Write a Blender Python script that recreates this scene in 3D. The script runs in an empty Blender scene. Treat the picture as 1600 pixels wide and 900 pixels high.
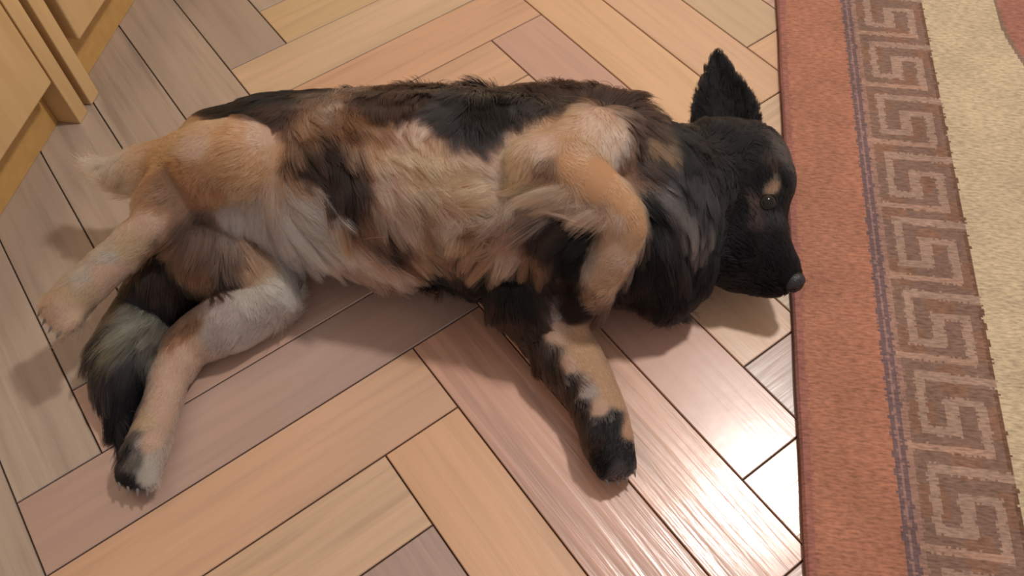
import bpy, bmesh, math, random
import numpy as np
from mathutils import Vector, Matrix
from mathutils.bvhtree import BVHTree

# ------------------------------------------------------------------ camera
SC = bpy.context.scene
COL = SC.collection
CAM_R = np.array([[0.98680957, -0.10861565, 0.12003965],
                  [0.15688971, 0.82444838, -0.54375591],
                  [-0.03990609, 0.55541652, 0.83061423]])
CAM_C = np.array([0.404298889, -0.501513136, 0.809364235])
FPX = 1326.63
cd = bpy.data.cameras.new('camera')
cam = bpy.data.objects.new('camera', cd)
COL.objects.link(cam)
cd.sensor_width = 36.0
cd.lens = FPX / 1600 * 36.0
cd.clip_start = 0.02
m4 = Matrix.Identity(4)
for i in range(3):
    for j in range(3):
        m4[i][j] = CAM_R[i, j]
    m4[i][3] = CAM_C[i]
cam.matrix_world = m4
SC.camera = cam

# ------------------------------------------------------------------ light
world = bpy.data.worlds.new('room_light')
SC.world = world
world.use_nodes = True
bg = world.node_tree.nodes['Background']
bg.inputs[0].default_value = (1.0, 0.92, 0.90, 1)
bg.inputs[1].default_value = 0.50

LP = np.array([0.562, -0.150, 0.0]) + np.array([0.2123, 0.3941, 1.0]) * 1.75
ld = bpy.data.lights.new('ceiling_bulb', 'POINT')
ld.energy = 76
ld.color = (1.0, 0.95, 0.90)
ld.shadow_soft_size = 0.075
lo = bpy.data.objects.new('ceiling_bulb', ld)
lo.location = LP
COL.objects.link(lo)

SC.view_settings.view_transform = 'Standard'
SC.view_settings.look = 'None'
SC.view_settings.gamma = 1.0
SC.view_settings.use_curve_mapping = False
SC.view_settings.exposure = 0.06
SC.cycles.filter_width = 1.9

# ------------------------------------------------------------------ helpers
def ray(px, py):
    return CAM_R @ np.array([(px - 800) / FPX, -(py - 450) / FPX, -1.0])

def at(px, py, z=0.0):
    d = ray(px, py)
    return CAM_C + d * (z - CAM_C[2]) / d[2]

def srgb(r, g, b):
    f = lambda c: (c / 255 / 12.92) if c / 255 <= 0.04045 else ((c / 255 + 0.055) / 1.055) ** 2.4
    return (f(r), f(g), f(b), 1.0)

def link(name, me, mat=None, parent=None):
    o = bpy.data.objects.new(name, me)
    COL.objects.link(o)
    if mat is not None:
        me.materials.append(mat)
    if parent is not None:
        o.parent = parent
    return o

def empty(name, loc, label, cat):
    o = bpy.data.objects.new(name, None)
    o.location = loc
    o.empty_display_size = 0.05
    COL.objects.link(o)
    o['label'] = label
    o['category'] = cat
    return o

def new_mat(name):
    m = bpy.data.materials.new(name)
    m.use_nodes = True
    nt = m.node_tree
    return m, nt, nt.nodes['Principled BSDF']

def N(nt, kind, **kw):
    n = nt.nodes.new(kind)
    for k, v in kw.items():
        setattr(n, k, v)
    return n

def mixc(nt, fac, a, b, mode='MIX'):
    n = N(nt, 'ShaderNodeMix', data_type='RGBA', blend_type=mode)
    for sock, v in ((n.inputs[0], fac), (n.inputs[6], a), (n.inputs[7], b)):
        if hasattr(v, 'links'):
            nt.links.new(v, sock)
        else:
            sock.default_value = v
    return n.outputs[2]

def ramp(nt, src, stops):
    n = N(nt, 'ShaderNodeValToRGB')
    el = n.color_ramp.elements
    while len(el) > 1:
        el.remove(el[-1])
    el[0].position, el[0].color = stops[0][0], stops[0][1]
    for p, c in stops[1:]:
        e = el.new(p)
        e.color = c
    nt.links.new(src, n.inputs[0])
    return n.outputs[0]

def g(v):
    return (v, v, v, 1)

# ------------------------------------------------------------------ materials
def parquet_material():
    m, nt, b = new_mat('varnished_parquet')
    L = nt.links
    uv = N(nt, 'ShaderNodeUVMap', uv_map='plank')
    tone = N(nt, 'ShaderNodeAttribute', attribute_name='plank_tone')
    mp = N(nt, 'ShaderNodeMapping')
    L.new(uv.outputs[0], mp.inputs[0])
    mp.inputs['Scale'].default_value = (3.0, 60.0, 1)
    n1 = N(nt, 'ShaderNodeTexNoise')
    L.new(mp.outputs[0], n1.inputs[0])
    n1.inputs['Scale'].default_value = 1.6
    n1.inputs['Detail'].default_value = 5
    n1.inputs['Distortion'].default_value = 0.35
    mp2 = N(nt, 'ShaderNodeMapping')
    L.new(uv.outputs[0], mp2.inputs[0])
    mp2.inputs['Scale'].default_value = (2.2, 15.0, 1)
    n2 = N(nt, 'ShaderNodeTexNoise')
    L.new(mp2.outputs[0], n2.inputs[0])
    n2.inputs['Scale'].default_value = 1.3
    n2.inputs['Detail'].default_value = 3
    grain = ramp(nt, n1.outputs[0], [(0.30, g(0.70)), (0.50, g(1.0)), (0.72, g(1.14))])
    broad = ramp(nt, n2.outputs[0], [(0.25, g(0.80)), (0.50, g(1.0)), (0.80, g(1.16))])
    # how strongly the grain shows differs from plank to plank
    flat = mixc(nt, tone.outputs['Alpha'], g(1.0), grain)
    c = mixc(nt, 1.0, tone.outputs['Color'], flat, 'MULTIPLY')
    c = mixc(nt, 1.0, c, (1.08, 1.20, 1.40, 1), 'MULTIPLY')
    c = mixc(nt, 0.55, c, mixc(nt, 1.0, c, broad, 'MULTIPLY'))
    L.new(c, b.inputs['Base Color'])
    n3 = N(nt, 'ShaderNodeTexNoise')
    tc = N(nt, 'ShaderNodeTexCoord')
    L.new(tc.outputs['Object'], n3.inputs[0])
    n3.inputs['Scale'].default_value = 9
    n3.inputs['Detail'].default_value = 4
    rr = ramp(nt, n3.outputs[0], [(0.3, g(0.34)), (0.7, g(0.46))])
    L.new(rr, b.inputs['Roughness'])
    b.inputs['Specular IOR Level'].default_value = 0.7
    b.inputs['Coat Weight'].default_value = 0.8
    b.inputs['Coat Roughness'].default_value = 0.20
    b.inputs['Coat IOR'].default_value = 1.55
    bp = N(nt, 'ShaderNodeBump')
    L.new(tone.outputs['Alpha'], bp.inputs['Strength'])
    bp.inputs['Distance'].default_value = 0.0011
    L.new(n1.outputs[0], bp.inputs['Height'])
    bp2 = N(nt, 'ShaderNodeBump')
    bp2.inputs['Strength'].default_value = 0.12
    bp2.inputs['Distance'].default_value = 0.004
    L.new(n3.outputs[0], bp2.inputs['Height'])
    L.new(bp.outputs[0], bp2.inputs['Normal'])
    L.new(bp2.outputs[0], b.inputs['Normal'])
    L.new(bp2.outputs[0], b.inputs['Coat Normal'])
    return m

def plain(name, col, rough=0.6, noise=0.0, scale=40.0, bump=0.0, spec=0.5):
    m, nt, b = new_mat(name)
    b.inputs['Roughness'].default_value = rough
    b.inputs['Specular IOR Level'].default_value = spec
    tc = N(nt, 'ShaderNodeTexCoord')
    n = N(nt, 'ShaderNodeTexNoise')
    nt.links.new(tc.outputs['Object'], n.inputs[0])
    n.inputs['Scale'].default_value = scale
    n.inputs['Detail'].default_value = 4
    lo_, hi = 1 - noise, 1 + noise
    r = ramp(nt, n.outputs[0], [(0.3, g(lo_)), (0.7, g(hi))])
    nt.links.new(mixc(nt, 1.0, col, r, 'MULTIPLY'), b.inputs['Base Color'])
    if bump:
        bp = N(nt, 'ShaderNodeBump')
        bp.inputs['Strength'].default_value = bump
        bp.inputs['Distance'].default_value = 0.002
        nt.links.new(n.outputs[0], bp.inputs['Height'])
        nt.links.new(bp.outputs[0], b.inputs['Normal'])
    return m

def veneer_material():
    m, nt, b = new_mat('yellow_wood_veneer')
    tc = N(nt, 'ShaderNodeTexCoord')
    mp = N(nt, 'ShaderNodeMapping')
    mp.inputs['Scale'].default_value = (30, 30, 2.5)
    nt.links.new(tc.outputs['Object'], mp.inputs[0])
    n = N(nt, 'ShaderNodeTexNoise')
    n.inputs['Scale'].default_value = 1.5
    n.inputs['Detail'].default_value = 4
    nt.links.new(mp.outputs[0], n.inputs[0])
    c = ramp(nt, n.outputs[0], [(0.3, srgb(194, 156, 106)), (0.7, srgb(208, 172, 120))])
    nt.links.new(c, b.inputs['Base Color'])
    b.inputs['Roughness'].default_value = 0.42
    return m

def rug_material():
    m, nt, b = new_mat('woven_wool')
    L = nt.links
    at_ = N(nt, 'ShaderNodeAttribute', attribute_name='yarn')
    tc = N(nt, 'ShaderNodeTexCoord')
    mp = N(nt, 'ShaderNodeMapping')
    mp.inputs['Scale'].default_value = (110, 420, 100)
    L.new(tc.outputs['Object'], mp.inputs[0])
    n1 = N(nt, 'ShaderNodeTexNoise')
    n1.inputs['Scale'].default_value = 1.0
    n1.inputs['Detail'].default_value = 3
    L.new(mp.outputs[0], n1.inputs[0])
    n2 = N(nt, 'ShaderNodeTexNoise')
    n2.inputs['Scale'].default_value = 14
    n2.inputs['Detail'].default_value = 4
    L.new(tc.outputs['Object'], n2.inputs[0])
    fine = ramp(nt, n1.outputs[0], [(0.28, g(0.66)), (0.5, g(1.0)), (0.74, g(1.32))])
    wide = ramp(nt, n2.outputs[0], [(0.3, g(0.88)), (0.7, g(1.10))])
    c = mixc(nt, 1.0, at_.outputs['Color'], fine, 'MULTIPLY')
    c = mixc(nt, 1.0, c, wide, 'MULTIPLY')
    L.new(c, b.inputs['Base Color'])
    b.inputs['Roughness'].default_value = 0.95
    b.inputs['Specular IOR Level'].default_value = 0.1
    b.inputs['Sheen Weight'].default_value = 0.15
    bp = N(nt, 'ShaderNodeBump')
    bp.inputs['Strength'].default_value = 0.6
    bp.inputs['Distance'].default_value = 0.0018
    L.new(n1.outputs[0], bp.inputs['Height'])
    L.new(bp.outputs[0], b.inputs['Normal'])
    return m

M_PARQUET = parquet_material()
M_GAP = plain('dark_floor_gap', (0.02, 0.012, 0.008, 1), 0.8)
M_VENEER = veneer_material()
M_PLINTH = plain('golden_wood_plinth', srgb(190, 146, 84), 0.5, 0.08, 60)
M_CARCASS = plain('dark_cabinet_recess', srgb(52, 32, 18), 0.8, 0.1, 60)  # dark base colour stands in for shade in the door grooves and recess
M_RUG = rug_material()
M_WALL = plain('painted_wall', srgb(214, 196, 168), 0.85, 0.03, 12, 0.1)

# ------------------------------------------------------------------ floor (herringbone parquet)
W = 0.09
RT = math.sqrt(0.5)
NL = 5.62
def uw_xy(u, w):
    return ((u + w) * RT * W, (w - u) * RT * W)

ORANGE, TAN, PINK, MAUVE, GREY, YELL = (srgb(190, 142, 104), srgb(186, 148, 112), srgb(180, 138, 112),
                                        srgb(164, 128, 106), srgb(160, 134, 110), srgb(188, 154, 116))
KEY = {('A', 0, 1): (MAUVE, .3), ('A', 0, 2): (ORANGE, .35), ('A', 0, 3): (srgb(188, 146, 106), .7), ('A', 0, 4): (srgb(168, 128, 92), .5),
       ('A', 0, 0): (PINK, .4), ('B', 0, 0): (srgb(198, 144, 98), .35), ('B', 0, 1): (srgb(184, 132, 102), .9), ('B', 0, 2): (srgb(192, 138, 104), 1.0),
       ('B', 0, 3): (srgb(188, 138, 110), .25), ('B', 0, 4): (srgb(196, 150, 112), .5), ('B', 0, 5): (srgb(180, 134, 108), .25),
       ('B', 0, 6): (srgb(196, 148, 104), .3), ('B', 0, 7): (srgb(190, 144, 106), .3), ('B', 0, 8): (srgb(180, 144, 108), .3),
       ('A', 0, -3): (srgb(190, 140, 102), .5), ('A', 0, -4): (srgb(192, 154, 114), .3), ('A', 0, -5): (srgb(186, 148, 102), .4), ('A', 0, -2): (ORANGE, .4),
       ('A', 0, -6): (srgb(196, 152, 100), .4)}
rnd = random.Random(5)
bm = bmesh.new()
uvl = bm.loops.layers.uv.new('plank')
tl = bm.loops.layers.float_color.new('plank_tone')
def plank(kind, c, k):
    o = NL * c
    if kind == 'A':
        u0, u1, w0, w1 = k + o, k + 1 + o, 3 - k - NL + o, 3 - k + o
    else:
        u0, u1, w0, w1 = 3 - k + o, 3 - k + NL + o, k + o, k + 1 + o
    cx, cy = uw_xy((u0 + u1) / 2, (w0 + w1) / 2)
    if not (-1.4 < cx < 1.9 and -1.3 < cy < 2.1):
        return
    h = 0.0008 / W
    key = KEY.get((kind, c, k))
    if key:
        col, gr = key
    else:
        base = rnd.choice([TAN, PINK, MAUVE, GREY, ORANGE, YELL] if c >= 0 else [GREY, GREY, GREY, MAUVE, GREY])
        s = rnd.uniform(0.9, 1.06)
        col = tuple(v * s for v in base[:3]) + (1,)
        gr = rnd.uniform(0.2, 0.9)
    col = (col[0], col[1], col[2], gr)
    def ring(ins, z):
        return [bm.verts.new((*uw_xy(a, b_), z)) for a, b_ in
                ((u0 + ins, w0 + ins), (u1 - ins, w0 + ins), (u1 - ins, w1 - ins), (u0 + ins, w1 - ins))]
    top = ring(h + 0.0008 / W, 0.0)
    mid = ring(h, -0.0009)
    bot = ring(h, -0.004)
    fs = [bm.faces.new(top)]
    for a, b_ in ((top, mid), (mid, bot)):
        for i in range(4):
            fs.append(bm.faces.new((a[i], b_[i], b_[(i + 1) % 4], a[(i + 1) % 4])))
    off = (rnd.uniform(0, 50), rnd.uniform(0, 50))
    for f in fs:
        for lp in f.loops:
            x, y = lp.vert.co.x, lp.vert.co.y
            uu, ww = (x - y) * RT, (x + y) * RT
            a, b_ = (ww, uu) if kind == 'A' else (uu, ww)
            lp[uvl].uv = (a + off[0], b_ + off[1])
            lp[tl] = col
for c in range(-5, 6):
    for k in range(-40, 41):
        plank('A', c, k)
        plank('B', c, k)
gap_v = [bm.verts.new(v) for v in ((-1.7, -1.6, -0.003), (2.2, -1.6, -0.003), (2.2, 2.4, -0.003), (-1.7, 2.4, -0.003))]
gf = bm.faces.new(gap_v)
gf.material_index = 1
bmesh.ops.recalc_face_normals(bm, faces=bm.faces[:])
for f in bm.faces:
    if f.calc_area() > 0.004 and f.normal.z < 0:
        f.normal_flip()
me = bpy.data.meshes.new('floor')
bm.to_mesh(me)
bm.free()
floor = link('floor', me, M_PARQUET)
me.materials.append(M_GAP)
floor['kind'] = 'structure'
floor['label'] = 'herringbone parquet floor of varnished orange brown oak blocks'

# wall behind the cabinets
def box(bm, x0, x1, y0, y1, z0, z1, bev=0.0, mi=0):
    vs = [bm.verts.new((x, y, z)) for x in (x0, x1) for y in (y0, y1) for z in (z0, z1)]
    idx = ((0, 1, 3, 2), (4, 6, 7, 5), (0, 4, 5, 1), (2, 3, 7, 6), (0, 2, 6, 4), (1, 5, 7, 3))
    fs = [bm.faces.new([vs[i] for i in q]) for q in idx]
    for f in fs:
        f.material_index = mi
    if bev:
        es = list({e for f in fs for e in f.edges})
        bmesh.ops.bevel(bm, geom=es, offset=bev, segments=3, profile=0.5, affect='EDGES')

def boxes(name, items, mat, parent=None, bev=0.0):
    bm = bmesh.new()
    for it in items:
        box(bm, *it, bev=bev)
    bmesh.ops.recalc_face_normals(bm, faces=bm.faces[:])
    me = bpy.data.meshes.new(name)
    bm.to_mesh(me)
    bm.free()
    return link(name, me, mat, parent)

wall = boxes('wall_left', [(-0.86, -0.80, -1.5, 2.2, -0.003, 2.4)], M_WALL)
wall_b = boxes('wall_back', [(-0.80, 2.6, 1.95, 2.01, -0.003, 2.4)], M_WALL)
wall_b['kind'] = 'structure'
wall_b['label'] = 'plain painted wall beyond the parquet'
wall['kind'] = 'structure'
wall['label'] = 'plain painted wall behind the yellow wooden cabinets'

# ------------------------------------------------------------------ cabinets
FX = -0.335
def cabinet(y0, y1, door_z, label, recess):
    t = empty('wooden_cabinet', (-0.57, (y0 + y1) / 2, 0), label, 'cabinet')
    def P(name, items, mat, bev=0.0):
        items = [(a + 0.57, b + 0.57, c - (y0 + y1) / 2, d - (y0 + y1) / 2, e, f) for a, b, c, d, e, f in items]
        return boxes(name, items, mat, t, bev)
    P('side_panel', [(-0.79, FX, y0, y0 + 0.024, 0, 0.85)], M_VENEER, 0.0015)
    P('side_panel', [(-0.79, FX, y1 - 0.024, y1, 0, 0.85)], M_VENEER, 0.0015)
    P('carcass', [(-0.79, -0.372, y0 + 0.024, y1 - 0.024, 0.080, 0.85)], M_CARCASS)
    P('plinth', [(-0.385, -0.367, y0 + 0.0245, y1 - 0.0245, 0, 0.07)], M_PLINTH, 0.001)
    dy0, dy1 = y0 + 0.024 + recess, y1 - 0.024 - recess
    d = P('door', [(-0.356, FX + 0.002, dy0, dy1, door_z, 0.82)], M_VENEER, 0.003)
    P('worktop', [(-0.79, FX + 0.02, y0, y1, 0.85, 0.88)], M_VENEER, 0.003)
    bm = bmesh.new()
    bmesh.ops.create_uvsphere(bm, u_segments=20, v_segments=12, radius=0.014)
    bmesh.ops.translate(bm, verts=bm.verts[:], vec=(FX + 0.57 + 0.022, dy1 - 0.05 - (y0 + y1) / 2, 0.66))
    r = bmesh.ops.create_cone(bm, segments=16, radius1=0.006, radius2=0.006, depth=0.02, cap_ends=True,
                              matrix=Matrix.Translation((FX + 0.57 + 0.008, dy1 - 0.05 - (y0 + y1) / 2, 0.66)) @ Matrix.Rotation(math.pi / 2, 4, 'Y'))
    me = bpy.data.meshes.new('knob')
    bm.to_mesh(me)
    bm.free()
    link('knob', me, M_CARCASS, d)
    return t
cabinet(-0.36, 0.240, 0.078, 'yellow wooden cabinet at the left edge, nearer the camera, with wide plain door', 0.004)
cabinet(0.252, 0.85, 0.078, 'yellow wooden cabinet in the top left corner, showing its door corner and dark grooves', 0.017)

# ------------------------------------------------------------------ rug
RUG_A = math.radians(1.1)
rx0, ry0 = 0.5990, 0.06            # a point of the rug's left edge
def rug():
    cell = 0.0023
    Lx, Ly0, Ly1 = 1.05, -0.75, 1.10
    nx, ny = int(Lx / cell), int((Ly1 - Ly0) / cell)
    xs = np.arange(nx + 1) * cell
    ys = Ly0 + np.arange(ny + 1) * cell
    X, Y = np.meshgrid(xs, ys)
    rs = np.random.RandomState(3)
    Z = 0.011 + rs.uniform(-0.0003, 0.0003, X.shape)
    Z[:, 0] = 0.008
    Z[:, -1] = 0.008
    X[:, 0] -= 0.0004 * np.sin(ys * 40)
    cx = (X[:-1, :-1] + X[1:, 1:]) / 2
    cy = (Y[:-1, :-1] + Y[1:, 1:]) / 2
    jx = rs.uniform(-0.0011, 0.0011, cx.shape) + 0.0006 * np.sin(cy * 300)
    bx0, bx1, per = 0.0890, 0.2005, 0.1026
    PH = 0.4234
    def C(*c): return np.array(srgb(*c)[:3])
    red, beige = C(160, 108, 86), C(182, 162, 132)
    ground, light, purple = C(122, 95, 82), C(152, 124, 108), C(108, 85, 84)
    col = np.zeros(cx.shape + (3,))
    col[:] = beige
    xx = cx + jx
    col[xx < bx0] = red
    col[(xx < 0.010)] = C(146, 96, 84)
    u = (xx - bx0) / (bx1 - bx0)
    v = ((PH - (cy + rs.uniform(-0.0008, 0.0008, cx.shape) + 0.003 * (u - 1)))) / per % 1.0
    band = (u >= 0) & (u < 1)
    col[band] = ground
    wv = C(136, 102, 84)
    n = np.sin(cx * 90) * np.sin(cy * 70 + 2)
    col[band & (n > 0.25)] = C(128, 94, 76)
    col[band & (u < 0.115)] = purple
    col[band & (u > 0.045) & (u < 0.07)] = C(140, 108, 100)
    def R(u0, u1, v0, v1, c=light):
        col[band & (u >= u0) & (u < u1) & (v >= v0) & (v < v1)] = c
    R(.115, .175, 0, 1, C(146, 112, 98))
    R(.27, 1.0, 0, .10)
    R(.27, .35, 0, .70)
    R(.27, .62, .61, .70)
    R(.50, .62, .27, .70)
    R(.50, .86, .27, .35)
    R(.78, .87, .27, .88)
    R(.13, .87, .80, .875, C(158, 124, 106))
    R(.96, 1.0, .12, 1.0, C(106, 76, 60))
    # field medallion with a dark outline in the far corner
    ax, ay = 0.60, 0.85
    q = (np.abs(cx - ax) / 0.305) ** 6 + (np.abs(cy - ay) / 0.55) ** 6
    ang = np.arctan2(cy - ay, cx - ax)
    q = np.sqrt(q) * (1 + 0.012 * np.sin(ang * 26))
    col[(q < 1.0) & (xx > bx1 + 0.04)] = C(128, 102, 86)
    col[(q < 0.95) & (xx > bx1 + 0.04)] = C(152, 102, 86)
    # build with a thickness
    nv = (nx + 1) * (ny + 1)
    V = np.stack([X.ravel(), Y.ravel(), Z.ravel()], 1)
    i = np.arange(ny)[:, None] * (nx + 1) + np.arange(nx)[None, :]
    F = np.stack([i, i + 1, i + nx + 2, i + nx + 1], -1).reshape(-1, 4)
    colF = col.reshape(-1, 3)
    # skirt
    loop = list(range(nx + 1)) + [r * (nx + 1) + nx for r in range(1, ny + 1)] + \
        [ny * (nx + 1) + c_ for c_ in range(nx - 1, -1, -1)] + [r * (nx + 1) for r in range(ny - 1, 0, -1)]
    low = V[loop].copy()
    low[:, 2] = 0.0005
    V = np.vstack([V, low])
    m_ = len(loop)
    a = np.array(loop)
    b_ = np.arange(m_) + nv
    S = np.stack([a, b_, np.roll(b_, -1), np.roll(a, -1)], -1)
    bottom = np.array([[nv, nv + nx, nv + nx + ny, nv + 2 * nx + ny]])[:, ::-1]
    F = np.vstack([F, S, bottom])
    colF = np.vstack([colF, np.tile(C(120, 70, 60), (m_ + 1, 1))])
    me = bpy.data.meshes.new('patterned_rug')
    me.from_pydata(V.tolist(), [], F.tolist())
    at_ = me.attributes.new('yarn', 'FLOAT_COLOR', 'FACE')
    at_.data.foreach_set('color', np.hstack([colF, np.ones((len(colF), 1))]).ravel().astype(np.float32))
    me.update()
    o = link('patterned_rug', me, M_RUG)
    o.location = (rx0, ry0, 0)
    o.rotation_euler = (0, 0, RUG_A)
    o['label'] = 'beige wool rug with rust red edge and brown Greek key border on the parquet'
    o['category'] = 'rug'
rug()

# ------------------------------------------------------------------ dog: body surface
Z0 = 0.0
def sph(px, py, rpx, z=None):
    zz = 0.05 if z is None else z
    for _ in range(12):
        c = at(px, py, zz)
        r = rpx * np.linalg.norm(c - CAM_C) / FPX
        if z is not None:
            break
        zz = r + 0.001
    if c[2] - r < 0.001:
        c = at(px, py, r + 0.001)
    return (*c, r)

TORSO = [sph(340, 335, 92), sph(380, 285, 112), sph(440, 275, 118), sph(520, 280, 130), sph(600, 285, 140), sph(680, 290, 148),
         sph(760, 300, 154), (sph(850, 305, 158)), sph(930, 315, 150), sph(1000, 325, 135), sph(1035, 395, 92), sph(1050, 315, 112), sph(1100, 300, 92)]
SKULL = [sph(1120, 275, 84, .078), sph(1158, 264, 71, .080), sph(1180, 285, 58, .086)]
CHAINS = [
    TORSO, SKULL,
    [sph(1100, 320, 85, .075), sph(1135, 345, 68, .072), sph(1150, 390, 55, .066)],               # cheek and throat
    [sph(1175, 300, 56, .084), sph(1178, 345, 46, .076), sph(1192, 384, 41, .069), sph(1214, 415, 33, .065), sph(1230, 437, 22, .062)],   # bridge to nose
    [sph(1120, 380, 58, .058), sph(1155, 412, 44, .052), sph(1190, 434, 30, .051), sph(1214, 446, 19, .052)],                          # jaw
    [sph(1140, 345, 62, .07), sph(1180, 390, 50, .061), sph(1212, 430, 29, .058)],                # muzzle side
    # lower front leg, on the floor
    [sph(820, 440, 70, .07), sph(858, 505, 56), sph(890, 558, 50), sph(924, 612, 44), sph(942, 655, 42), sph(950, 690, 42), sph(958, 718, 36)],
    # lower hind leg
    [sph(330, 385, 70, .07), sph(400, 435, 58), sph(412, 462, 52), sph(360, 500, 48), sph(300, 535, 36), sph(268, 585, 29), sph(248, 650, 27), sph(230, 700, 31), sph(220, 728, 28)],
    # tail
    [sph(270, 430, 50, .05), sph(235, 480, 42), sph(210, 530, 40), sph(196, 580, 32), sph(190, 630, 20), sph(190, 675, 9)],
]
def chain_pts(ch):
    out = []
    for a, b_ in zip(ch[:-1], ch[1:]):
        a, b_ = np.array(a), np.array(b_)
        d = np.linalg.norm(a[:3] - b_[:3])
        n = max(2, int(math.ceil(d / (0.16 * min(a[3], b_[3])))))
        for i in range(n):
            out.append(a + (b_ - a) * i / n)
    out.append(np.array(ch[-1]))
    return out
SPH = [s for ch in CHAINS for s in chain_pts(ch)]

def hit_t(px, py, pool):
    d = ray(px, py)
    d = d / np.linalg.norm(d)
    best = None
    for s in pool:
        oc = CAM_C - s[:3]
        b_ = oc @ d
        disc = b_ * b_ - (oc @ oc - s[3] ** 2)
        if disc > 0:
            t = -b_ - math.sqrt(disc)
            if best is None or t < best:
                best = t
    if best is None:
        best = -(CAM_C[2]) / d[2]
    return best, d
def on(px, py, rpx, out):      # a ball seated on what lies beneath it; out = share of its radius above the surface
    t, d = hit_t(px, py, SPH)
    r = rpx * t / FPX
    c = CAM_C + d * (t + r * (1 - 2 * out) )
    if c[2] < r:
        c[2] = r
    return (*c, r)

LEGS = [
    # upper front leg folded over the chest: shoulder, elbow, wrist, paw
    [on(925, 235, 72, .22), on(905, 250, 66, .30), on(880, 262, 62, .36), on(845, 258, 50, .42)],
    [on(845, 258, 48, .45), on(890, 275, 50, .52), on(935, 305, 47, .62), on(968, 335, 38, .78), on(978, 358, 34, .85)],
    [on(978, 358, 34, .85), on(962, 395, 34, .85), on(940, 430, 33, .80), on(920, 462, 33, .70), on(905, 482, 30, .65)],
    [on(852, 244, 22, .85), on(846, 240, 17, .9)],
    # upper hind leg: knee, thigh, hock tip
    [on(385, 250, 62, .35), on(335, 258, 64, .33), sph(282, 266, 50, .125), sph(228, 266, 36, .115), sph(185, 270, 20, .105), sph(165, 270, 13, .10)],
]
CHAINS += LEGS
kz = sph(262, 320, 42, .13)
CHAINS += [[sph(300, 290, 56, .13), kz, sph(243, 345, 31, .13), sph(205, 382, 28, .12), sph(165, 420, 28, .11), sph(128, 454, 30, .10), sph(103, 480, 28, .095)]]
SPH = [s for ch in CHAINS for s in chain_pts(ch)]

# toes
def toes(cx, cy, z, ax, ay, spread, rpx, n=4, back=0):
    out = []
    L = math.hypot(ax, ay)
    ax, ay = ax / L, ay / L
    nx_, ny_ = -ay, ax
    for i in range(n):
        k = (i - (n - 1) / 2)
        ln = 16 - 3.5 * abs(k)
        x, y = cx + nx_ * k * spread, cy + ny_ * k * spread
        out.append([sph(x - ax * 12, y - ay * 12, rpx, z), sph(x + ax * ln * .5, y + ay * ln * .5, rpx * .95, z), sph(x + ax * ln, y + ay * ln, rpx * .8, z)])
    return out
TOES = {'front': toes(962, 725, .022, 10, 26, 15, 13), 'hind': toes(214, 742, .020, -6, 24, 15, 13),
        'uphind': toes(95, 490, .095, -28, 24, 15, 13), 'upfront': toes(897, 490, LEGS[2][-1][2], -16, 24, 13, 12)}
for tset in TOES.values():
    for tc_ in tset:
        CHAINS.append(tc_)

# ear: a cupped triangular sheet grown out of the skull
EAR_ROWS = [(240, 1092, 1180), (215, 1090, 1180), (190, 1089, 1179), (165, 1092, 1173), (145, 1098, 1163), (125, 1106, 1148), (108, 1113, 1137), (96, 1117, 1129), (88, 1120, 1123)]
EAR_PTS = []
for q_ in range(25):
    f_ = q_ / 24 * (len(EAR_ROWS) - 1)
    i_ = min(int(f_), len(EAR_ROWS) - 2)
    y_, xl, xr = (np.array(EAR_ROWS[i_]) * (1 - f_ + i_) + np.array(EAR_ROWS[i_ + 1]) * (f_ - i_))
    t_ = q_ / 24
    for j_ in range(14):
        s_ = j_ / 13
        EAR_PTS.append(sph(xl - 4 + (xr - xl + 8) * s_, y_, 9 - 3.5 * t_, .098 + .022 * t_ - .020 * (1 - (2 * s_ - 1) ** 2) * (1 - t_)))

bm = bmesh.new()
def add_sphere(c, r, sub):
    bmesh.ops.create_icosphere(bm, subdivisions=sub, radius=r, matrix=Matrix.Translation(c))
for ch in CHAINS:
    for s in chain_pts(ch):
        add_sphere(s[:3], s[3], 3 if s[3] > 0.03 else 2)
for s in EAR_PTS:
    add_sphere(s[:3], s[3], 1)
me0 = bpy.data.meshes.new('dog_raw')
bm.to_mesh(me0)
bm.free()
tmp = bpy.data.objects.new('dog_raw', me0)
COL.objects.link(tmp)
rm = tmp.modifiers.new('r', 'REMESH')
rm.mode = 'VOXEL'
rm.voxel_size = 0.0042
sm = tmp.modifiers.new('s', 'SMOOTH')
sm.factor = 0.5
sm.iterations = 7
dg = bpy.context.evaluated_depsgraph_get()
body_me = bpy.data.meshes.new_from_object(tmp.evaluated_get(dg))
bpy.data.objects.remove(tmp)
bpy.data.meshes.remove(me0)
nv = len(body_me.vertices)
BV = np.empty(nv * 3)
body_me.vertices.foreach_get('co', BV)
BV = BV.reshape(-1, 3)
BV[:, 2] = np.maximum(BV[:, 2], 0.0015)
body_me.vertices.foreach_set('co', BV.ravel())
body_me.update()
body_me.calc_loop_triangles()
TRI = np.empty(len(body_me.loop_triangles) * 3, dtype=np.int32)
body_me.loop_triangles.foreach_get('vertices', TRI)
TRI = TRI.reshape(-1, 3)
VN = np.empty(nv * 3)
body_me.vertices.foreach_get('normal', VN)
VN = VN.reshape(-1, 3)
bvh = BVHTree.FromPolygons([tuple(v) for v in BV], [tuple(int(i) for i in t) for t in TRI])

def surf(px, py):
    d = ray(px, py)
    d /= np.linalg.norm(d)
    loc, nor, _, _ = bvh.ray_cast(Vector(CAM_C), Vector(d))
    if loc is None:      # just off the outline: nearest body point to the ray
        q = at(px, py, 0.06)
        loc, nor, _, _ = bvh.find_nearest(Vector(q))
    return np.array(loc), np.array(nor)

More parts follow.
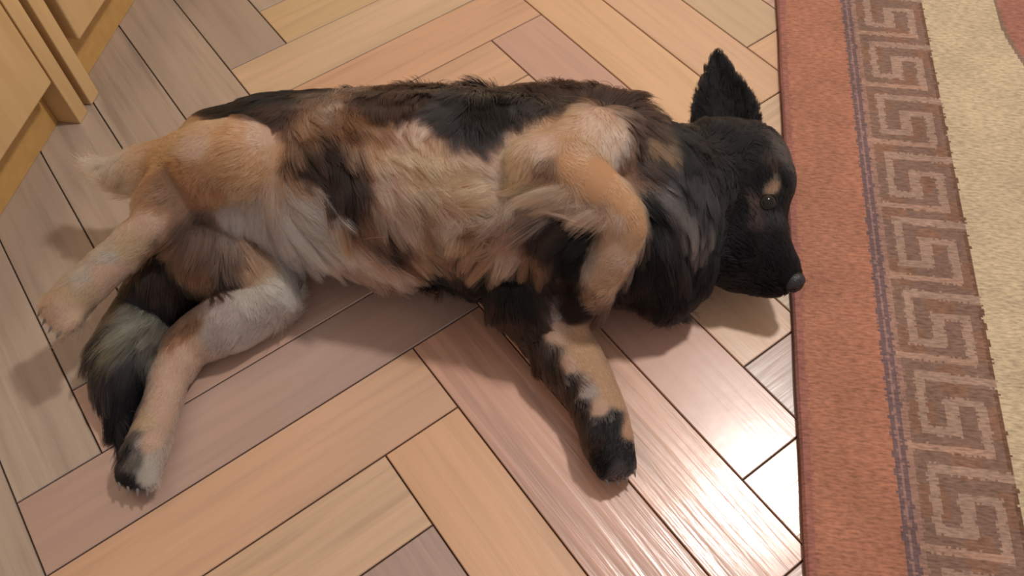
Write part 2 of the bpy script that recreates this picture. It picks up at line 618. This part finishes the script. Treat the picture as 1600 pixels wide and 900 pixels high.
# ------------------------------------------------------------------ dog: coat colouring and lie of the hair
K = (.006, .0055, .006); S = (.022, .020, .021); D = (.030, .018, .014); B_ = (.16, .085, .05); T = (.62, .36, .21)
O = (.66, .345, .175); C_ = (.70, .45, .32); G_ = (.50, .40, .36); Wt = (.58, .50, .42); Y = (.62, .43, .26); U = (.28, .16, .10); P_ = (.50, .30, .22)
# px, py, colour, (dx, dy) lie of hair in the picture's axes, length m, lift, clumping
CT = [
 # rump, upper thigh
 (180,268,C_,(-1,.1),.030,.35,.5),(150,266,Wt,(-1,0),.035,.3,.5),(240,250,T,(-1,.1),.014,.2,.2),(300,225,C_,(-1,.2),.012,.2,.2),(360,205,O,(-1,.2),.011,.2,.2),
 (410,210,C_,(-.8,.4),.011,.2,.2),(435,245,T,(-.5,.8),.012,.2,.2),(350,255,(.58,.31,.16),(-1,.3),.012,.2,.2),(290,275,(.50,.25,.13),(-1,.3),.012,.2,.2),(400,270,O,(-.6,.7),.012,.2,.2),
 (250,300,U,(-.7,.7),.018,.3,.3),(320,305,(.45,.22,.12),(-.6,.8),.014,.2,.3),(380,300,T,(-.3,.9),.015,.2,.3),(425,295,C_,(0,1),.02,.2,.3),
 (330,170,D,(-1,-.2),.022,.3,.4),(400,158,K,(-1,-.2),.024,.3,.4),(470,148,K,(-.8,-.4),.026,.3,.5),(430,180,D,(-.8,.3),.02,.3,.4),(300,203,T,(-1,0),.012,.3,.3),(335,192,T,(-1,0),.012,.3,.3),(250,222,T,(-1,0),.012,.3,.3),(212,240,C_,(-1,0),.014,.3,.3),(180,256,Wt,(-1,0),.02,.3,.3),
 # upper metatarsus and foot
 (235,345,C_,(-.8,.7),.012,.2,.3),(200,385,Y,(-.8,.7),.011,.2,.2),(165,400,Wt,(-.9,.5),.014,.3,.3),(160,425,C_,(-.8,.7),.010,.2,.2),(120,455,Y,(-.8,.7),.010,.2,.2),(85,490,C_,(-.8,.7),.009,.2,.2),
 (125,430,Wt,(-.9,.5),.014,.3,.3),(180,430,C_,(-.7,.7),.011,.2,.2),
 # inside of the thighs, under tail
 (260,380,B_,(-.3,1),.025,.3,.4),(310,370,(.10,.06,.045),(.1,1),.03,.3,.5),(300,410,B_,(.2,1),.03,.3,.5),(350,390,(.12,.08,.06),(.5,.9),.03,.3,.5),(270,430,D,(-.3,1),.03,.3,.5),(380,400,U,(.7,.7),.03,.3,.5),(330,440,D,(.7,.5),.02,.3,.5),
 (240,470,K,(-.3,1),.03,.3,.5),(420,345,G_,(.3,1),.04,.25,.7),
 # lower hind leg
 (430,440,Wt,(.7,.4),.016,.2,.4),(390,460,Wt,(.3,.6),.013,.2,.3),(400,500,G_,(-.5,.8),.012,.2,.3),(340,480,G_,(-.5,.8),.012,.2,.3),(340,520,G_,(-.7,.7),.012,.2,.3),(290,500,B_,(-.5,.8),.015,.2,.3),
 (460,462,Wt,(1,.2),.022,.2,.5),(290,545,C_,(-.5,.9),.010,.2,.2),(255,570,C_,(-.3,1),.010,.2,.2),(268,590,C_,(-.3,1),.010,.2,.2),(250,640,C_,(-.2,1),.009,.2,.2),(232,690,C_,(-.2,1),.009,.2,.2),
 (240,725,Wt,(-.2,1),.008,.2,.2),(205,722,(.16,.14,.12),(-.2,1),.008,.2,.2),(212,690,G_,(-.2,1),.008,.2,.2),(222,750,Wt,(-.2,1),.007,.2,.2),(200,700,S,(-.2,1),.007,.2,.2),(208,755,S,(-.2,1),.007,.2,.2),(225,660,Y,(-.2,1),.009,.2,.2),
 # tail
 (225,490,(.22,.21,.155),(-.3,1),.035,.3,.6),(205,520,(.15,.14,.10),(-.3,1),.045,.3,.6),(190,560,S,(-.2,1),.05,.3,.6),(180,600,K,(-.1,1),.05,.25,.6),(190,650,K,(0,1),.045,.2,.6),(215,580,K,(0,1),.04,.2,.6),(170,530,S,(-.5,1),.05,.3,.6),(188,680,K,(0,1),.03,.2,.6),(240,530,(.10,.09,.07),(0,1),.03,.3,.6),
 # back
 (560,140,D,(-.6,-.6),.028,.35,.6),(640,132,K,(-.4,-.8),.032,.35,.6),(720,128,K,(-.3,-.8),.034,.4,.6),(790,122,K,(-.2,-1),.036,.4,.6),(860,150,D,(-.2,-1),.03,.4,.6),(910,165,D,(0,-1),.03,.4,.6),
 (700,165,S,(-.2,.6),.03,.25,.6),(770,165,K,(.2,.8),.03,.25,.6),(740,195,S,(.3,.9),.03,.25,.6),(820,160,S,(.3,.9),.03,.25,.6),(640,165,D,(0,.9),.028,.25,.6),(600,160,D,(0,.9),.028,.25,.6),
 # flank
 (480,185,U,(.3,.8),.025,.25,.6),(490,178,(.30,.22,.18),(.3,.8),.025,.25,.7),(470,215,B_,(.3,.8),.025,.25,.6),(540,190,B_,(.3,.9),.026,.25,.6),(580,190,U,(.3,.9),.026,.25,.6),(620,185,P_,(.2,1),.026,.25,.7),(655,190,P_,(.2,1),.026,.25,.7),
 (500,235,D,(.5,.9),.03,.25,.7),(465,245,D,(.4,.9),.03,.25,.7),(545,225,U,(.6,.8),.028,.22,.6),(600,230,T,(.7,.7),.028,.22,.6),(660,230,T,(.8,.6),.028,.22,.6),(720,230,P_,(.8,.6),.03,.22,.6),(770,215,P_,(.8,.6),.03,.22,.6),
 (520,270,D,(.5,.9),.035,.25,.7),(550,300,D,(.5,.9),.04,.25,.7),(530,235,D,(.5,.9),.03,.25,.7),(580,365,D,(.5,.9),.04,.25,.7),(570,340,B_,(.5,.9),.045,.25,.7),(540,260,D,(.5,.9),.035,.25,.7),(590,275,P_,(.7,.7),.03,.2,.6),(640,280,T,(.8,.5),.03,.2,.6),(700,275,T,(.9,.4),.03,.2,.6),(760,275,C_,(.9,.4),.03,.2,.6),
 (610,320,P_,(.6,.8),.035,.2,.7),(660,330,U,(.5,.8),.035,.2,.7),(720,310,T,(.8,.4),.035,.2,.7),(700,345,P_,(-.3,.9),.035,.22,.7),(760,310,C_,(.7,.5),.03,.2,.7),(640,375,U,(.5,.9),.032,.22,.7),(690,385,B_,(-.1,1),.028,.22,.7),(750,375,U,(-.3,.9),.028,.22,.7),
 (610,400,B_,(.5,.9),.04,.22,.8),(650,425,K,(.3,1),.035,.22,.8),(690,425,K,(.2,1),.03,.2,.8),(735,430,K,(.1,1),.03,.2,.8),(790,440,K,(0,1),.03,.2,.8),(700,440,K,(.2,1),.04,.2,.8),(760,430,K,(0,1),.04,.2,.8),(690,415,D,(.2,1),.03,.2,.8),(740,415,D,(.1,1),.03,.2,.8),(640,400,U,(.5,.9),.035,.22,.9),(650,450,K,(.3,1),.035,.2,.8),(600,440,D,(.4,1),.04,.2,.8),(740,460,K,(.2,1),.035,.2,.7),
 # belly
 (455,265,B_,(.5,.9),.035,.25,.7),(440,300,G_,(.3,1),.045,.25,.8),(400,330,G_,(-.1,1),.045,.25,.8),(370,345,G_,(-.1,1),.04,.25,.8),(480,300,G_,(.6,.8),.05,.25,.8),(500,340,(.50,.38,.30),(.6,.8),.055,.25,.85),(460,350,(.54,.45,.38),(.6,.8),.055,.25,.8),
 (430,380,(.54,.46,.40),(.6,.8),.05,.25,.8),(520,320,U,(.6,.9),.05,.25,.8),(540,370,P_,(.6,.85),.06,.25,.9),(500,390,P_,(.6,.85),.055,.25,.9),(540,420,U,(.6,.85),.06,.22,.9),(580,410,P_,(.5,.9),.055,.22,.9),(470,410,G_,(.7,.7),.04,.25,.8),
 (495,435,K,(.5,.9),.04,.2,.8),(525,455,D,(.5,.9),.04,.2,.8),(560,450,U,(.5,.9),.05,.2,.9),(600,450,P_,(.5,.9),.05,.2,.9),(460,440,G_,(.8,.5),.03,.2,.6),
 # shoulder and upper front leg
 (830,200,T,(-.7,.3),.014,.2,.4),(880,190,T,(-.5,.2),.013,.2,.3),(930,190,C_,(0,.6),.012,.2,.3),(960,220,C_,(.4,.9),.012,.2,.3),(985,250,B_,(.4,.9),.016,.25,.4),(990,290,U,(.4,.9),.013,.25,.3),(900,225,T,(.6,.5),.011,.2,.2),
 (845,235,C_,(-.3,.6),.009,.2,.2),(850,265,U,(-.3,.6),.008,.2,.2),(820,255,T,(-.5,.5),.016,.2,.4),(800,230,T,(-.6,.5),.018,.2,.5),(890,260,O,(.7,.6),.010,.15,.2),(940,270,O,(.6,.8),.009,.15,.2),(930,300,O,(.7,.7),.009,.15,.2),(975,320,O,(.5,.9),.008,.15,.2),(995,350,O,(.1,1),.008,.15,.2),
 (960,350,C_,(-.5,.8),.010,.2,.3),(985,380,T,(-.4,.9),.008,.15,.2),(960,400,C_,(-.5,.9),.008,.15,.2),(940,430,C_,(-.5,.9),.008,.15,.2),(920,410,G_,(-.5,.9),.009,.2,.3),(950,440,T,(-.5,.9),.008,.15,.2),(920,470,U,(-.5,.9),.008,.2,.2),(895,490,D,(-.5,.9),.008,.2,.2),(900,460,D,(-.5,.9),.008,.2,.2),
 # feathering behind the forearm (long, sweeping left)
 (850,300,C_,(-1,.25),.055,.30,.9),(890,315,C_,(-1,.15),.060,.32,.95),(870,345,D,(-.8,.5),.03,.2,.8),(925,330,P_,(-1,.1),.050,.30,.9),(820,290,T,(-.9,.4),.045,.25,.8),(860,330,P_,(-1,.5),.05,.25,.9),
 # chest under the foreleg; darkest tones mix brown feathering with painted-in shade
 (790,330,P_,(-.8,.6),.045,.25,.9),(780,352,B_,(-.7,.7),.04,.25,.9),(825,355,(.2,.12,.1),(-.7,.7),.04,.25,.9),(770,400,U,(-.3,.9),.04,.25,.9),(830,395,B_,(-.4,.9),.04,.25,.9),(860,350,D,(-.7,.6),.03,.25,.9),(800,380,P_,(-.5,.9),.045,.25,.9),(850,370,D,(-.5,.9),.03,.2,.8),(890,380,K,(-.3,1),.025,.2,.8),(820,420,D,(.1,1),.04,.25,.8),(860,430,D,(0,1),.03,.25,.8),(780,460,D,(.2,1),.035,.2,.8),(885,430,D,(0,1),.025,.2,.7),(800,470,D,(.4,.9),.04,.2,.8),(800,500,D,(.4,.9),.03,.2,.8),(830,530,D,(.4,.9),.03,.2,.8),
 # lower front leg; dark rear edge is feathering plus shade put into the colour
 (820,500,D,(.6,.8),.03,.25,.7),(850,500,G_,(.6,.8),.02,.2,.5),(870,520,C_,(.6,.9),.010,.2,.2),(900,525,T,(.6,.9),.009,.2,.2),(910,560,T,(.5,.9),.009,.2,.2),(890,570,C_,(.6,.9),.009,.2,.2),(940,590,T,(.4,1),.009,.2,.2),(960,620,T,(.3,1),.008,.2,.2),
 (860,560,D,(.5,1),.018,.2,.5),(890,600,D,(.5,1),.015,.2,.4),(915,610,G_,(.4,1),.009,.2,.2),(910,640,D,(.4,1),.011,.2,.3),(935,640,C_,(.3,1),.008,.2,.2),(935,665,S,(.3,1),.008,.2,.2),(960,660,S,(.3,1),.008,.2,.2),(980,670,T,(.2,1),.007,.2,.2),
 (930,690,D,(.3,1),.008,.2,.2),(960,700,S,(.3,1),.008,.2,.2),(985,710,S,(.2,1),.007,.2,.2),(965,735,(.09,.07,.07),(.3,1),.007,.2,.2),(940,720,K,(.3,1),.007,.2,.2),
 # neck and ruff
 (940,165,D,(.1,-1),.046,.7,.8),(985,160,D,(.05,-1),.056,.9,.9),(1020,180,B_,(.1,-.8),.03,.4,.7),(1060,180,D,(0,-1),.046,.8,.9),(1090,200,K,(0,-1),.02,.4,.6),(990,200,D,(.3,.9),.03,.25,.7),(1020,220,(.12,.07,.04),(.3,.9),.03,.25,.7),(1060,220,K,(.3,.9),.026,.25,.7),
 (1010,250,D,(.5,.9),.035,.25,.8),(1040,270,S,(.6,.8),.04,.25,.85),(1030,300,(.10,.082,.078),(.6,.8),.045,.25,.9),(1060,310,(.13,.11,.10),(.6,.8),.045,.25,.9),(1090,300,S,(.5,.9),.035,.25,.8),(1080,340,(.10,.082,.078),(.6,.8),.045,.25,.9),(1040,350,S,(.6,.8),.045,.25,.9),
 (1010,320,K,(.5,.9),.035,.25,.8),(1020,390,K,(.4,.9),.04,.25,.8),(1060,390,S,(.5,.9),.045,.25,.9),(1010,440,K,(.3,1),.04,.25,.8),(1050,440,K,(.2,1),.045,.25,.8),(980,460,D,(0,1),.03,.25,.8),(1085,410,K,(.2,1),.03,.25,.7),
 # head
 (1110,250,K,(.2,1),.012,.25,.4),(1150,230,K,(.3,-.2),.011,.25,.4),(1140,290,K,(-.3,1),.012,.25,.5),(1180,240,K,(.2,.3),.009,.25,.3),(1220,240,(.04,.034,.032),(0,.6),.008,.25,.2),(1235,280,S,(0,-.8),.007,.2,.2),(1206,294,(.36,.21,.13),(-.3,-.6),.006,.2,.2),(1190,280,K,(-.3,-.6),.006,.2,.2),(1228,298,K,(-.2,-.7),.006,.2,.2),(1178,298,K,(-.6,-.4),.006,.2,.2),(1215,320,K,(0,-1),.006,.2,.2),(1170,330,K,(-.8,0),.006,.2,.2),(1212,262,D,(-.2,-.8),.007,.2,.2),
 (1188,322,(.07,.038,.03),(-.8,-.2),.006,.2,.2),(1190,345,(.05,.032,.03),(-.6,-.4),.006,.2,.2),(1215,345,S,(0,-1),.005,.2,.2),(1150,330,K,(-.8,-.1),.009,.25,.3),(1130,370,K,(-.7,.3),.011,.25,.4),(1180,380,K,(-.5,-.6),.007,.2,.2),(1220,390,K,(-.2,-.9),.005,.2,.2),(1160,420,K,(-.8,-.3),.009,.2,.3),(1210,440,K,(-.6,-.5),.006,.2,.2),(1110,420,K,(-.5,.8),.016,.25,.5),
 (1230,420,K,(-.3,-.8),.004,.2,.2),
 # ear
 (1092,165,K,(-.5,-.9),.010,.3,.4),(1086,192,K,(-.6,-.7),.010,.3,.4),(1118,102,K,(-.05,-1),.009,.3,.4),(1122,95,K,(-.05,-1),.008,.3,.4),(1115,150,K,(-.3,-1),.013,.3,.4),(1160,150,K,(.3,-1),.012,.3,.4),(1175,190,K,(.5,-.6),.014,.35,.4),(1100,180,K,(-.4,-.8),.016,.35,.4),(1135,190,S,(0,-1),.014,.3,.4),
]
cp, cn, cc, cdir, cl, clift, cclump = [], [], [], [], [], [], []
for (px, py, c, dr, ln, lf, cl_) in CT:
    loc, nor = surf(px, py)
    cp.append(loc); cn.append(nor); cc.append(c)
    d3 = CAM_R @ np.array([dr[0], -dr[1], 0.0])
    cdir.append(d3 / np.linalg.norm(d3)); cl.append(ln); clift.append(lf); cclump.append(cl_)
cp, cn, cc, cdir = map(np.array, (cp, cn, cc, cdir))
cl, clift, cclump = map(np.array, (cl, clift, cclump))
cc = np.array(cc)

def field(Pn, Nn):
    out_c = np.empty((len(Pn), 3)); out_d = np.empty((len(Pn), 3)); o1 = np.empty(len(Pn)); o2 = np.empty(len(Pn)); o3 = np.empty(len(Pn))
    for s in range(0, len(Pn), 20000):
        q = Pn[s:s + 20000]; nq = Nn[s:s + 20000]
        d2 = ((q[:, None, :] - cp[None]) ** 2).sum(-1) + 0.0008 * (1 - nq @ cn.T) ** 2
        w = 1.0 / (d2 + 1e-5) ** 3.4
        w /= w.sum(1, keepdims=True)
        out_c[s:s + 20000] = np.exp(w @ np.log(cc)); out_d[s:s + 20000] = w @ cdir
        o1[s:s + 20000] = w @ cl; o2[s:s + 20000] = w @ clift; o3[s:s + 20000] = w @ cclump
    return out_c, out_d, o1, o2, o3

rs = np.random.RandomState(11)
def noise3(Pn, f, seed, oct_=3):
    r_ = np.random.RandomState(seed)
    v = np.zeros(len(Pn))
    for o_ in range(oct_):
        for k_ in range(5):
            kv = r_.normal(size=3); kv *= f * 2 ** o_ / np.linalg.norm(kv)
            v += np.sin(Pn @ kv * 6.283 + r_.uniform(0, 6.28)) / 2 ** o_
    return v / 3.6

M_SKIN, nts, bs = new_mat('short_under_coat')
atn = N(nts, 'ShaderNodeAttribute', attribute_name='under_coat')
nts.links.new(atn.outputs['Color'], bs.inputs['Base Color'])
bs.inputs['Roughness'].default_value = 0.9
bs.inputs['Specular IOR Level'].default_value = 0.15
uc, _, _, _, _ = field(BV, VN)
ua = body_me.attributes.new('under_coat', 'FLOAT_COLOR', 'POINT')
ua.data.foreach_set('color', np.hstack([uc * 0.55, np.ones((nv, 1))]).ravel().astype(np.float32))
body_me.polygons.foreach_set('use_smooth', np.ones(len(body_me.polygons), dtype=bool))

dog = empty('dog', (0, 0, 0), 'long-haired black and tan dog lying on its side on the parquet beside the rug', 'dog')
body_me.materials.clear()
body = link('body', body_me, M_SKIN, dog)

# eye and nose positions on the head
EYE_L, EYE_N = surf(1201, 316)
NOSE_L, NOSE_N = surf(1238, 440)

HEAD_C = at(1195, 350, .08)
def make_coat(n_str):
    a, b_, c = BV[TRI[:, 0]], BV[TRI[:, 1]], BV[TRI[:, 2]]
    ar = np.linalg.norm(np.cross(b_ - a, c - a), axis=1)
    cen = (a + b_ + c) / 3
    tn = np.cross(b_ - a, c - a); tn /= np.linalg.norm(tn, axis=1)[:, None] + 1e-12
    ar = ar * np.where(tn[:, 2] < -0.55, 0.2, 1.0) * np.where(cen[:, 2] < 0.004, 0.15, 1.0)
    idx = rs.choice(len(TRI), n_str, p=ar / ar.sum())
    r1, r2 = rs.rand(n_str), rs.rand(n_str)
    fl = r1 + r2 > 1
    r1[fl], r2[fl] = 1 - r1[fl], 1 - r2[fl]
    w0 = (1 - r1 - r2)[:, None]
    P0 = w0 * a[idx] + r1[:, None] * b_[idx] + r2[:, None] * c[idx]
    N0 = w0 * VN[TRI[idx, 0]] + r1[:, None] * VN[TRI[idx, 1]] + r2[:, None] * VN[TRI[idx, 2]]
    N0 /= np.linalg.norm(N0, axis=1)[:, None]
    keep = (np.linalg.norm(P0 - EYE_L, axis=1) > 0.0068) & (np.linalg.norm(P0 - NOSE_L, axis=1) > 0.0105)
    P0, N0 = P0[keep], N0[keep]
    n = len(P0)
    Pw = P0 + np.stack([noise3(P0, 22, 100 + i) for i in range(3)], 1) * 0.006
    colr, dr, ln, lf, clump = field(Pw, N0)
    # lie of the hair wanders a little
    jit = np.stack([noise3(P0, 9, 50 + i) for i in range(3)], 1) * 0.45 + rs.normal(size=(n, 3)) * 0.10
    dr = dr / (np.linalg.norm(dr, axis=1)[:, None] + 1e-9) + jit
    dr = dr - N0 * (dr * N0).sum(1)[:, None]
    dr /= np.linalg.norm(dr, axis=1)[:, None] + 1e-9
    ln = ln * (0.75 + 0.5 * rs.rand(n)) * (1 + 0.25 * noise3(P0, 14, 7))
    # clumps: each hair leans to the hair at the middle of its lock
    ncl = n // 60
    cidx = rs.choice(n, ncl, replace=False)
    from mathutils.kdtree import KDTree
    kd = KDTree(ncl)
    for i, j in enumerate(cidx):
        kd.insert(P0[j], i)
    kd.balance()
    near = np.array([kd.find(p)[1] for p in P0])
    nst = 7
    t = np.linspace(0, 1, nst)
    EP = np.array([e[:3] for e in EAR_PTS])
    near_ear = np.zeros(n, dtype=bool)
    for s_ in range(0, n, 20000):
        near_ear[s_:s_ + 20000] = (((P0[s_:s_ + 20000, None] - EP[None]) ** 2).sum(-1).min(1) < 0.009 ** 2)
    ln[near_ear] = 0.011 * (0.8 + 0.4 * rs.rand(int(near_ear.sum())))
    hd = np.clip(1 - np.linalg.norm(P0 - HEAD_C, axis=1) / 0.11, 0, 1) > 0
    ln = np.where(hd, np.maximum(ln, 0.0085), ln)
    lf = np.where(hd, np.maximum(lf, 0.34), lf)
    grav = np.array([0, 0, -1.0])
    pts = np.empty((n, nst, 3))
    pts[:, 0] = P0 - N0 * 0.001
    side = np.cross(N0, dr)
    curl = (rs.rand(n) - .5) * 0.5 + 0.5 * noise3(P0, 12, 31)
    cur = pts[:, 0].copy()
    for s in range(1, nst):
        tt = t[s]
        lift = lf * (1.25 - 1.15 * tt) * 1.3
        g_ = np.clip((ln - 0.012) / 0.04, 0, 1) * 0.55 * tt
        v = dr * 1.0 + N0 * lift[:, None] + side * (curl * tt)[:, None] + grav * g_[:, None]
        v /= np.linalg.norm(v, axis=1)[:, None]
        cur = cur + v * (ln / (nst - 1))[:, None]
        pts[:, s] = cur
    cpts = pts[cidx[near]]
    same = ((dr * dr[cidx[near]]).sum(1) > 0.3) & (np.linalg.norm(P0 - P0[cidx[near]], axis=1) < 0.02)
    k_ = (clump * same)[:, None, None] * (t ** 1.3)[None, :, None] * 0.8
    pts = pts * (1 - k_) + cpts * k_
    pts[:, :, 2] = np.maximum(pts[:, :, 2], 0.0012 + 0.002 * rs.rand(n)[:, None])
    colr[near_ear] = K
    # lock-to-lock tone changes of the coat
    lt = rs.normal(size=ncl)[near] * 0.40 * np.clip(clump, .25, 1) ** 1.3 + rs.normal(size=n) * 0.16
    colr = np.clip(colr * np.exp(np.clip(lt, -.8, .5))[:, None], 0.004, 0.85)
    rad = (0.00022 + 0.00010 * np.clip(ln / 0.04, 0, 1))
    hc = bpy.data.hair_curves.new('coat')
    hc.add_curves([nst] * n)
    hc.attributes['position'].data.foreach_set('vector', pts.ravel().astype(np.float32))
    prof = np.array([1, 1, 1, .95, .8, .6, .2])
    ra = hc.attributes.get('radius') or hc.attributes.new('radius', 'FLOAT', 'POINT')
    ra.data.foreach_set('value', (rad[:, None] * prof[None]).ravel().astype(np.float32))
    ca = hc.attributes.new('fur_colour', 'FLOAT_COLOR', 'CURVE')
    ca.data.foreach_set('color', np.hstack([colr, np.ones((n, 1))]).ravel().astype(np.float32))
    m, nt, b2 = new_mat('dog_hair')
    nt.nodes.remove(b2)
    h = N(nt, 'ShaderNodeBsdfHairPrincipled')
    h.parametrization = 'COLOR'
    h.inputs['IOR'].default_value = 1.30
    h.inputs['Roughness'].default_value = 0.45
    h.inputs['Radial Roughness'].default_value = 0.5
    at_ = N(nt, 'ShaderNodeAttribute', attribute_name='fur_colour')
    nt.links.new(at_.outputs['Color'], h.inputs['Color'])
    nt.links.new(h.outputs[0], nt.nodes['Material Output'].inputs[0])
    hc.materials.append(m)
    o = bpy.data.objects.new('coat', hc)
    COL.objects.link(o)
    o.parent = dog
    return o
make_coat(230000)

# ------------------------------------------------------------------ dog: eye, nose, claws
M_EYE = plain('wet_dark_eye', (0.012, 0.007, 0.005, 1), 0.14, 0.0, 10, spec=0.3)
M_LID = plain('dark_eyelid_skin', (0.012, 0.008, 0.007, 1), 0.7, spec=0.2)
M_NOSE = plain('wet_black_nose', (0.014, 0.012, 0.013, 1), 0.34, 0.3, 600, 0.5)
M_CLAW = plain('pale_claw', (0.16, 0.13, 0.12, 1), 0.3)
M_PAD = plain('dark_paw_pad', (0.035, 0.026, 0.026, 1), 0.55, 0.2, 400, 0.4)
def ball_mesh(name, c, r, mat, scale=(1, 1, 1), rot=None, parent=dog, seg=24):
    bm = bmesh.new()
    mt = Matrix.Translation(Vector(c))
    if rot is not None:
        mt = mt @ rot.to_matrix().to_4x4()
    mt = mt @ Matrix.Diagonal((*scale, 1))
    bmesh.ops.create_uvsphere(bm, u_segments=seg, v_segments=seg // 2, radius=r, matrix=mt)
    for f in bm.faces:
        f.smooth = True
    me = bpy.data.meshes.new(name)
    bm.to_mesh(me)
    bm.free()
    return link(name, me, mat, parent)
eye = ball_mesh('eye', EYE_L - EYE_N * 0.0045, 0.0100, M_EYE)
# eyelid rim: a torus around the opening
q = Vector(EYE_N).to_track_quat('Z', 'Y')
bm = bmesh.new()
rim = []
for i in range(28):
    a_ = i / 28 * 2 * math.pi
    ring = []
    for j in range(8):
        b2 = j / 8 * 2 * math.pi
        R_ = 0.0082 + 0.0013 * math.cos(b2)
        v = Vector((R_ * math.cos(a_) * 1.15, R_ * math.sin(a_) * 0.85, 0.0016 * math.sin(b2) + 0.0008))
        ring.append(bm.verts.new(Vector(EYE_L) + q @ v))
    rim.append(ring)
for i in range(28):
    for j in range(8):
        bm.faces.new((rim[i][j], rim[(i + 1) % 28][j], rim[(i + 1) % 28][(j + 1) % 8], rim[i][(j + 1) % 8]))
for f in bm.faces:
    f.smooth = True
me = bpy.data.meshes.new('eyelid')
bm.to_mesh(me)
bm.free()
link('eyelid', me, M_LID, eye)

# nose leather: rounded block with two nostrils, pointing along the muzzle
nd = at(1250, 452, .062) - at(1200, 385, .069)
nd /= np.linalg.norm(nd)
qn = Vector(nd).to_track_quat('Z', 'Y')
tipc = at(1240, 441, .064)
bm = bmesh.new()
bmesh.ops.create_icosphere(bm, subdivisions=4, radius=1.0)
for v in bm.verts:
    c = v.co
    x, y, z = c.x * .0125, c.y * .0125, c.z * .0105
    for sx in (-1, 1):
        d2 = (c.x - sx * .48) ** 2 + (c.y - .05) ** 2
        if c.z > 0.2 and d2 < .09:
            z -= .0035 * (1 - d2 / .09)
    if c.z > 0 and abs(c.x) < .1:
        z -= .0012 * (1 - abs(c.x) / .1)
    v.co = Vector(tipc) + qn @ Vector((x, y, z))
for f in bm.faces:
    f.smooth = True
me = bpy.data.meshes.new('nose')
bm.to_mesh(me)
bm.free()
link('nose', me, M_NOSE, dog)

def claws(tset, dirpx):
    for tc_ in tset:
        e = np.array(tc_[-1][:3]); s0 = np.array(tc_[0][:3])
        r = tc_[-1][3]
        d = e - s0
        d /= np.linalg.norm(d)
        bm = bmesh.new()
        prev = None
        for i in range(7):
            t = i / 6
            c = e + d * (r * .6 + 0.008 * t) + np.array([0, 0, -0.004 * t * t + .001])
            c[2] = max(c[2], 0.002)
            rr_ = 0.0019 * (1 - t) ** .7 + 0.0002
            qq = Vector(d).to_track_quat('Z', 'Y')
            ring = [bm.verts.new(Vector(c) + qq @ Vector((rr_ * math.cos(a), rr_ * math.sin(a), 0))) for a in np.linspace(0, 2 * math.pi, 9)[:-1]]
            if prev:
                for j in range(8):
                    bm.faces.new((prev[j], prev[(j + 1) % 8], ring[(j + 1) % 8], ring[j])).smooth = True
            else:
                bm.faces.new(ring[::-1])
            prev = ring
        bm.faces.new(prev)
        me = bpy.data.meshes.new('claw')
        bm.to_mesh(me)
        bm.free()
        link('claw', me, M_CLAW, dog)
for ts in TOES.values():
    claws(ts, None)
